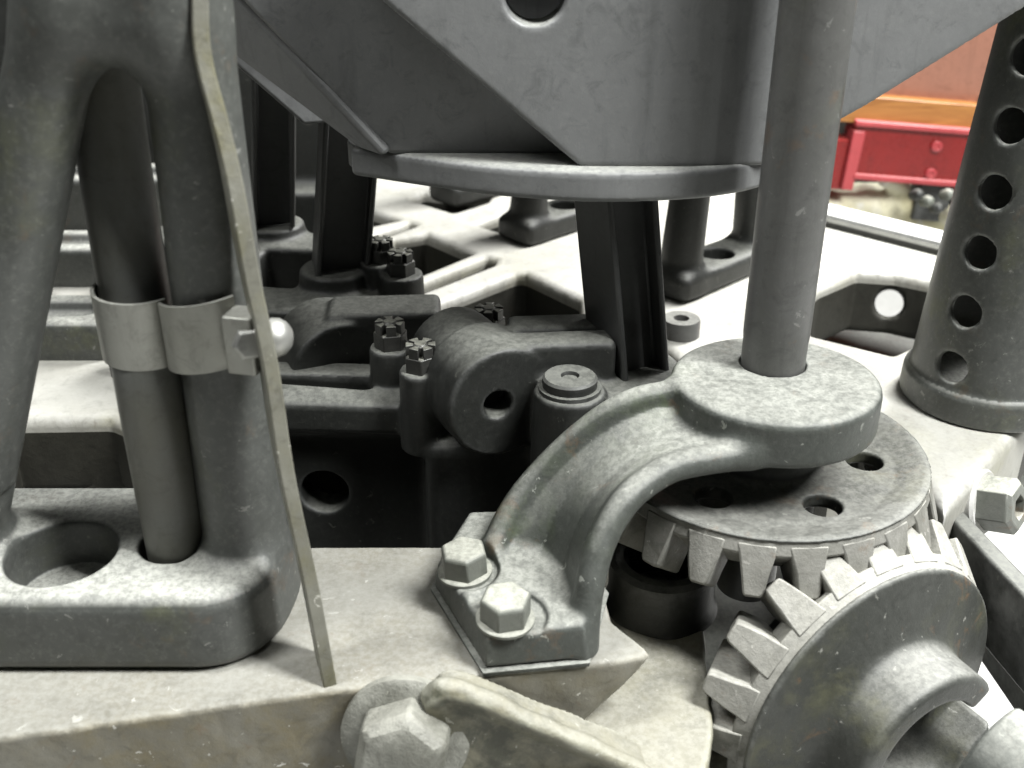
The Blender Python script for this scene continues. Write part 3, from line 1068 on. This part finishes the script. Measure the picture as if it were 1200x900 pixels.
def cast_front():
    # V-shaped front wall as a field: polygon in X-Z, gently folded, with a round hole
    g = Grid((-260, 600, ZB - 4), (470, 700, 345), 2.4)
    poly = [(A0.x, A0.z), (B0.x, B0.z - 2), (w0.x, w0.z), (w1.x, w1.z), (B1.x, B1.z), (A1.x, A1.z)]
    d2 = s_poly2(g.X[:, 0, :], g.Z[:, 0, :], poly)
    ymid = np.interp(g.X[:, 0, 0], [-300, A0.x, F0.x - 16, F0.x, F0.x + 14, F0.x + 30, B0.x + 20, 470], [A0.y + 2, A0.y + 2, F0.y, F0.y + 2.5, F0.y + 7, F0.y + 10, B0.y + 10, B0.y + 40])[:, None, None]
    ymid = ymid + np.clip(g.Z - ZB, 0, None) * -0.02
    dy = np.abs(g.Y - (ymid + 14)) - 14 + 3
    dx = d2[:, None, :] + 3
    D = np.sqrt(np.maximum(dx, 0) ** 2 + np.maximum(dy, 0) ** 2) + np.minimum(np.maximum(dx, dy), 0) - 3
    hc = W(627, -8, A0.y)
    D = smax(D, -s_cyl(g, (hc[0], 560, hc[2]), (hc[0], 720, hc[2]), 17), 3)
    cast(D, g, ['front_wall'], 'casting', cs)


cast_front()
wall('side_wall', [A0 + Vector((14, 30, 0)), C0 + Vector((0, 16, 0)), C1 + Vector((4, -10, 0)), A1 + Vector((20, 44, 0))], 10)
wall('rib', [C0 + Vector((-2, 10, 0)), E0 + Vector((0, 12, -2)), E1, C1 + Vector((-2, 8, 0))], 8)
b_ = G(427, 190, ZF + 6)
mk('flange_lug', *box((b_[0] + 1, b_[1] + 14, ZF + 6.5), (10, 14, 9), R(25)), 'casting', cs, bevel=2)
mk('unseen_upper_body', *box((30, 800, 535), (360, 160, 82)), 'casting', cs, bevel=10)  # out-of-view top of the housing, added to shade the blocks below
# dark soffit that closes the housing behind
wall('back_wall', [Vector((150, 800, ZB)), Vector((-140, 720, ZB)), Vector((-420, 800, TOPZ)), Vector((420, 830, TOPZ))], 10)
rc = thing('rear_casting', (-500, 1400, -70), 'dark engine casting far behind the posts in deep shade', 'casting')
g = Grid((-900, 1270, -80), (-180, 1440, 320), 5)
D = s_box(g, (-545, 1360, 100), (350, 70, 170), 14)
for k in range(5):
    D = smax(D, -s_box(g, (-800 + 140 * k, 1285, 110), (48, 30, 110), 16), 4)
cast(D, g, ['casting_body'], 'iron', rc)

# ================================================================== far column feet
def far_foot(cx, cy, rz, wid, hgt, label, legs=True, mat='iron'):
    t = thing('column_foot', (cx, cy, 0), label, 'column foot', 'far column feet')
    r = wid + 60
    g = Grid((cx - r, cy - r, -1), (cx + r, cy + r, hgt), 2.6)
    D = s_box(g, (cx, cy, 12), (wid, 27, 13), 8, rz)
    c_, s_ = math.cos(rz), math.sin(rz)
    for sg in (-1, 1):
        o = wid - 22
        D = smin(D, s_cyl(g, (cx + sg * o * c_, cy + sg * o * s_, 5), (cx + sg * (o - 16) * c_, cy + sg * (o - 16) * s_, hgt + 20), 21, 17), 12)
    D = smax(D, -s_cyl(g, (cx, cy, 10), (cx, cy, 60), 16), 3)
    cast(D, g, ['foot_plate', 'leg', 'leg'], mat, t,
         lambda c: np.where(c[:, 2] < 27, 0, np.where((c[:, 0] - cx) * c_ + (c[:, 1] - cy) * s_ < 0, 1, 2)))
    return t


UD = R(43)
p_ = G(790, 345)
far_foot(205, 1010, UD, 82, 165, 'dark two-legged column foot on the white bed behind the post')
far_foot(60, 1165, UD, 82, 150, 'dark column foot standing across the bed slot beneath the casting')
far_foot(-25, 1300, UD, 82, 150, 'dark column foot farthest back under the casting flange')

# small round oil cup on the bed
q = G(797, 392, 0)
oc = mk('oil_cup', *lathe((q[0], q[1], 0), (0, 0, 1), [(17, 0), (17, 14), (16, 16), (7, 16), (6, 11), (1, 11)], 40), 'shaft')
tag(oc, 'short round grey cup with small centre hole on the white bed', 'oil cup')

# ================================================================== perforated column
pcx, pcy = 372.0, 752.0
pcol = thing('perforated_column', (pcx, pcy, 0), 'dark tapered hollow column drilled with a row of round holes', 'column')
g = Grid((pcx - 68, pcy - 68, -1), (pcx + 68, pcy + 68, 420), 2.4)
D = s_cyl(g, (pcx, pcy, 0), (pcx, pcy, 24), 62, 61, 4)
cone = s_cyl(g, (pcx, pcy, 20), (pcx, pcy, 440), 57, 32)
D = smin(D, cone, 5)
inner = s_cyl(g, (pcx, pcy, 30), (pcx, pcy, 460), 50, 26)
D = smax(D, -inner, 2)
hd = Vector((-0.79, -0.613, 0))
holes = []
for (hx, hy) in ((1110, 431), (1130, 366), (1147, 297), (1167, 226), (1189, 148), (1207, 66)):
    # meet the surface of the cone along the row of holes
    z = 60.0
    for it in range(12):
        rr = 57 - 25 * (z - 20) / 420
        y = pcy + hd.y * rr
        z = W(hx, hy, y)[2]
    holes.append(z)
    D = smax(D, -s_cyl(g, (pcx + hd.x * 90, pcy + hd.y * 90, z), (pcx - hd.x * 90, pcy - hd.y * 90, z), 12), 1.5)
cast(D, g, ['base_ring', 'shell'], 'column', pcol, lambda c: np.where(c[:, 2] < 25, 0, 1))

# ================================================================== rail and the red machine behind
p0, p1 = Vector(G(930, 246, 6)), Vector(G(1160, 303, 6))
rl = thing('bed_rail', p0, 'bright polished rail with black strip along the far edge of the bed', 'rail')
dr = (p1 - p0).normalized()
ang = math.atan2(dr.y, dr.x)
mid = (p0 + p1) / 2
mk('rail_bar', *box((mid.x + 14, mid.y + 16, 4), ((p1 - p0).length / 2 + 60, 18, 6), ang), 'chrome', rl, bevel=1.5)
mk('rubber_strip', *box((mid.x - 4, mid.y - 5, 3), ((p1 - p0).length / 2 + 60, 7, 4), ang), 'gasket', rl, bevel=1.5)

rm = thing('red_machine', (620, 1560, -300), 'red machine with wooden plank and copper sheet cover beyond the bed', 'machine')
YM = 1550.0
rz_ = R(-4)


def mpanel(name, x0, y0, x1, y1, mat, dep, back=0.0):
    a, b = Vector(W(x0, y0, YM)), Vector(W(x1, y1, YM))
    zt, zb = max(a.z, b.z), min(a.z, b.z)
    c = ((a.x + b.x) / 2, YM + dep / 2 + back, (zt + zb) / 2)
    return mk(name, *box(c, (abs(b.x - a.x) / 2, dep / 2, (zt - zb) / 2), 0, 0, R(4.5)), mat, rm, bevel=2)


mpanel('red_panel', 998, 158, 1330, 219, 'red', 40)
mpanel('red_panel', 860, 160, 995, 219, 'red', 40, 4)
mpanel('panel_trim', 1000, 153, 1330, 160, 'redtrim', 46, -6)
mpanel('panel_trim', 997, 215, 1330, 222, 'redtrim', 46, -6)
mpanel('panel_trim', 997, 153, 1001, 222, 'redtrim', 46, -5)
mpanel('wood_plank', 985, 126, 1340, 158, 'wood', 44, 6)
mpanel('copper_sheet', 985, -60, 1340, 128, 'copper', 10, 30)
for (x, y) in ((1098, 172), (1091, 204)):
    a = Vector(W(x, y, YM - 3))
    mk('panel_screw', *lathe(a, (0, -1, 0), [(8, -4), (8, 1), (6, 2), (4.5, 2), (4, 1)], 20), 'redtrim', rm)
a = Vector(W(1157, 117, YM + 20))
mk('rivet', *lathe(a, (0, -1, 0), [(9, -8), (9, 3), (6, 7), (2, 8)], 20), 'zincbright', rm)
mpanel('frame_leg', 1080, 219, 1112, 262, 'iron', 40, 10)
g = Grid((380, 1540, -230), (800, 1680, -30), 5)
rnd = random.Random(4)
D = s_box(g, (590, 1610, -150), (190, 40, 60), 20)
for k in range(16):
    p = Vector((rnd.uniform(420, 720), rnd.uniform(1570, 1600), rnd.uniform(-150, -60)))
    D = smin(D, s_cap(g, p, p + Vector((rnd.uniform(-40, 40), 10, rnd.uniform(-50, 10))), rnd.uniform(10, 22)), 14)
cast(D, g, ['canvas_cover'], 'canvas', rm)
for k in range(5):
    a = Vector(W(1075 + 12 * k, 228 + (k % 3) * 8, YM - 20))
    mk('fitting', *lathe(a, (0.3, -1, 0.4), [(7, -12), (9, 0), (6, 8), (3, 10)], 14), 'bolt' if k % 2 else 'iron', rm)
for x_ in (330, 960):
    mk('frame_leg', *box((x_, 1640, -262), (22, 60, 257)), 'iron', rm, bevel=3)
mk('back_panel', *box((640, 1690, 60), (330, 8, 240)), 'iron', rm, bevel=2)

# ================================================================== lower right: links and nut
def link(px0, px1, z0, z1, wid, hgt, label, mat):
    a, b = Vector(G(*px0, z0)), Vector(G(*px1, z1))
    b = a + (b - a) * 1.25
    d = (b - a).normalized()
    sec = [(-wid / 2, -hgt), (wid / 2, -hgt), (wid / 2, 0), (-wid / 2, 0)]
    o = mk('link_bar', *sweep([a, b], sec), mat, bevel=2.5)
    return tag(o, label, 'bar')


link((1106, 586), (1212, 698), -22, -22, 14, 60, 'dark flat bar with pale top edge leaving the bed beside the hex nut', 'iron')
link((1135, 668), (1215, 775), -120, -120, 22, 40, 'lower pale bar running below the dark flat bar', 'column')
nn_ = Vector(G(1162, 590, -24))
ht = thing('hex_nut', nn_, 'large pale hex nut on the side of the bed by the dark bar', 'nut')
ax = Vector((0.62, -0.6, 0.25))
mk('nut_body', *lathe(nn_ - ax * 6, ax, [(19, 0), (20, 1), (20, 22), (16, 25), (9, 25), (9, 14)], 6, True, (0, 0, 1), R(10)), 'bolt', ht, flat_angle=25, bevel=1.0)
mk('washer', *lathe(nn_ - ax * 12, ax, [(24, 0), (24, 5), (22, 7)], 32), 'bed', ht)

# ================================================================== front face: big bolt, lug and worn plate
bb = Vector(W(474, 872, 405))
fl_ = thing('front_lug', (0, 415, -60), 'curved pale lug with flaking paint on the front of the beam', 'lug')
g = Grid((-85, 370, -95), (120, 452, 22), 1.8)
rim = spline([W(505, 812, 416), W(520, 806, 414), (W(545, 810, 413)), W(575, 822, 412), W(620, 845, 410), W(680, 870, 408), W(750, 905, 405), W(820, 950, 400)], 4)
D = None
for a, b in zip(rim[:-1], rim[1:]):
    c_ = s_cap(g, a, b, 4.5)
    D = c_ if D is None else np.minimum(D, c_)
body = s_poly2(g.X[:, 0, :], g.Z[:, 0, :], [(p.x, p.z - 4) for p in rim] + [(110, -120), (-80, -120)])
bd = np.maximum(body[:, None, :], np.abs(g.Y - 421) - 11)
D = smin(D, bd, 12)
D = D + 0.5 * np.sin(g.X * 0.19 + g.Z * 0.11) * np.sin(g.Z * 0.23 + g.Y * 0.2) + 0.12 * np.sin(g.X * 0.5 + g.Y * 0.3 + g.Z * 0.4)
cast(D, g, ['lug_body'], 'worn', fl_)
bb = Vector(W(472, 884, 398))
hb = thing('hex_bolt', bb, 'big worn hexagon bolt head on the front of the beam', 'bolt')
mk('bolt_head', *lathe(bb + Vector((0, 14, -3)), (-0.05, -1, 0.22), [(26, 0), (26, 18), (21, 23), (10, 25), (2, 25)], 6, True, (0, 0, 1), R(20)), 'grimy', hb, flat_angle=25, bevel=2)
mk('washer', *lathe(bb + Vector((0, 19, -4)), (-0.05, -1, 0.22), [(34, 0), (34, 5), (31, 7)], 40), 'grimy', hb)
g = Grid((0, 405, -70), (132, 612, -38), 2.0)
sh2 = s_poly2(g.X[:, :, 0], g.Y[:, :, 0], [(10, 400), (100, 400), (112, 440), (118, 500), (128, 606), (10, 606)])
D = s_ext(sh2[:, :, None], g, -66, -45, 3) + 0.6 * np.sin(g.X * 0.17 + g.Y * 0.05) * np.sin(g.Y * 0.13)
cast(D, g, ['shelf'], 'worn', bed)

# ================================================================== machinery seen behind the A-frame column
def back_web(cx, cy, hx, hy, z, label, slotpx=None):
    t = thing('web_frame', (cx, cy, -30), label, 'web frame', 'web frames behind the column')
    g = Grid((cx - hx - 6, cy - hy - 6, -60), (cx + hx + 6, cy + hy + 6, z + 6), 3.0)
    D = s_box(g, (cx, cy, z / 2 - 25), (hx, hy, z / 2 + 25), 7)
    D = smax(D, -s_cap(g, (cx - hx + 30, cy, z + 2), (cx + hx - 30, cy, z + 2), hy * 0.45), 4)
    cast(D, g, ['web'], 'column', t)
    return t


back_web(-470, 850, 130, 34, 34, 'grey web with oval slot between the column legs, nearest the pale bed')
back_web(-480, 1010, 130, 30, 40, 'grey web with oval slot farther behind the column legs')
back_web(-500, 1180, 150, 34, 60, 'dark web farthest behind the column legs')
cv = thing('curved_cover', (-620, 1000, 100), 'dark curved cover plate behind the top of the A-frame column', 'cover')
g = Grid((-680, 930, 60), (-430, 1040, 300), 4)
D = s_cyl(g, (-600, 940, 160), (-600, 1030, 160), 120, 120, 5)
cast(D, g, ['cover_plate'], 'iron', cv)

# flip any inside-out meshes
import bmesh
for o in bpy.data.objects:
    if o.type == 'MESH' and not o.data.has_custom_normals and len(o.data.polygons) > 1:
        bm = bmesh.new()
        bm.from_mesh(o.data)
        bmesh.ops.recalc_face_normals(bm, faces=bm.faces)
        bm.to_mesh(o.data)
        bm.free()
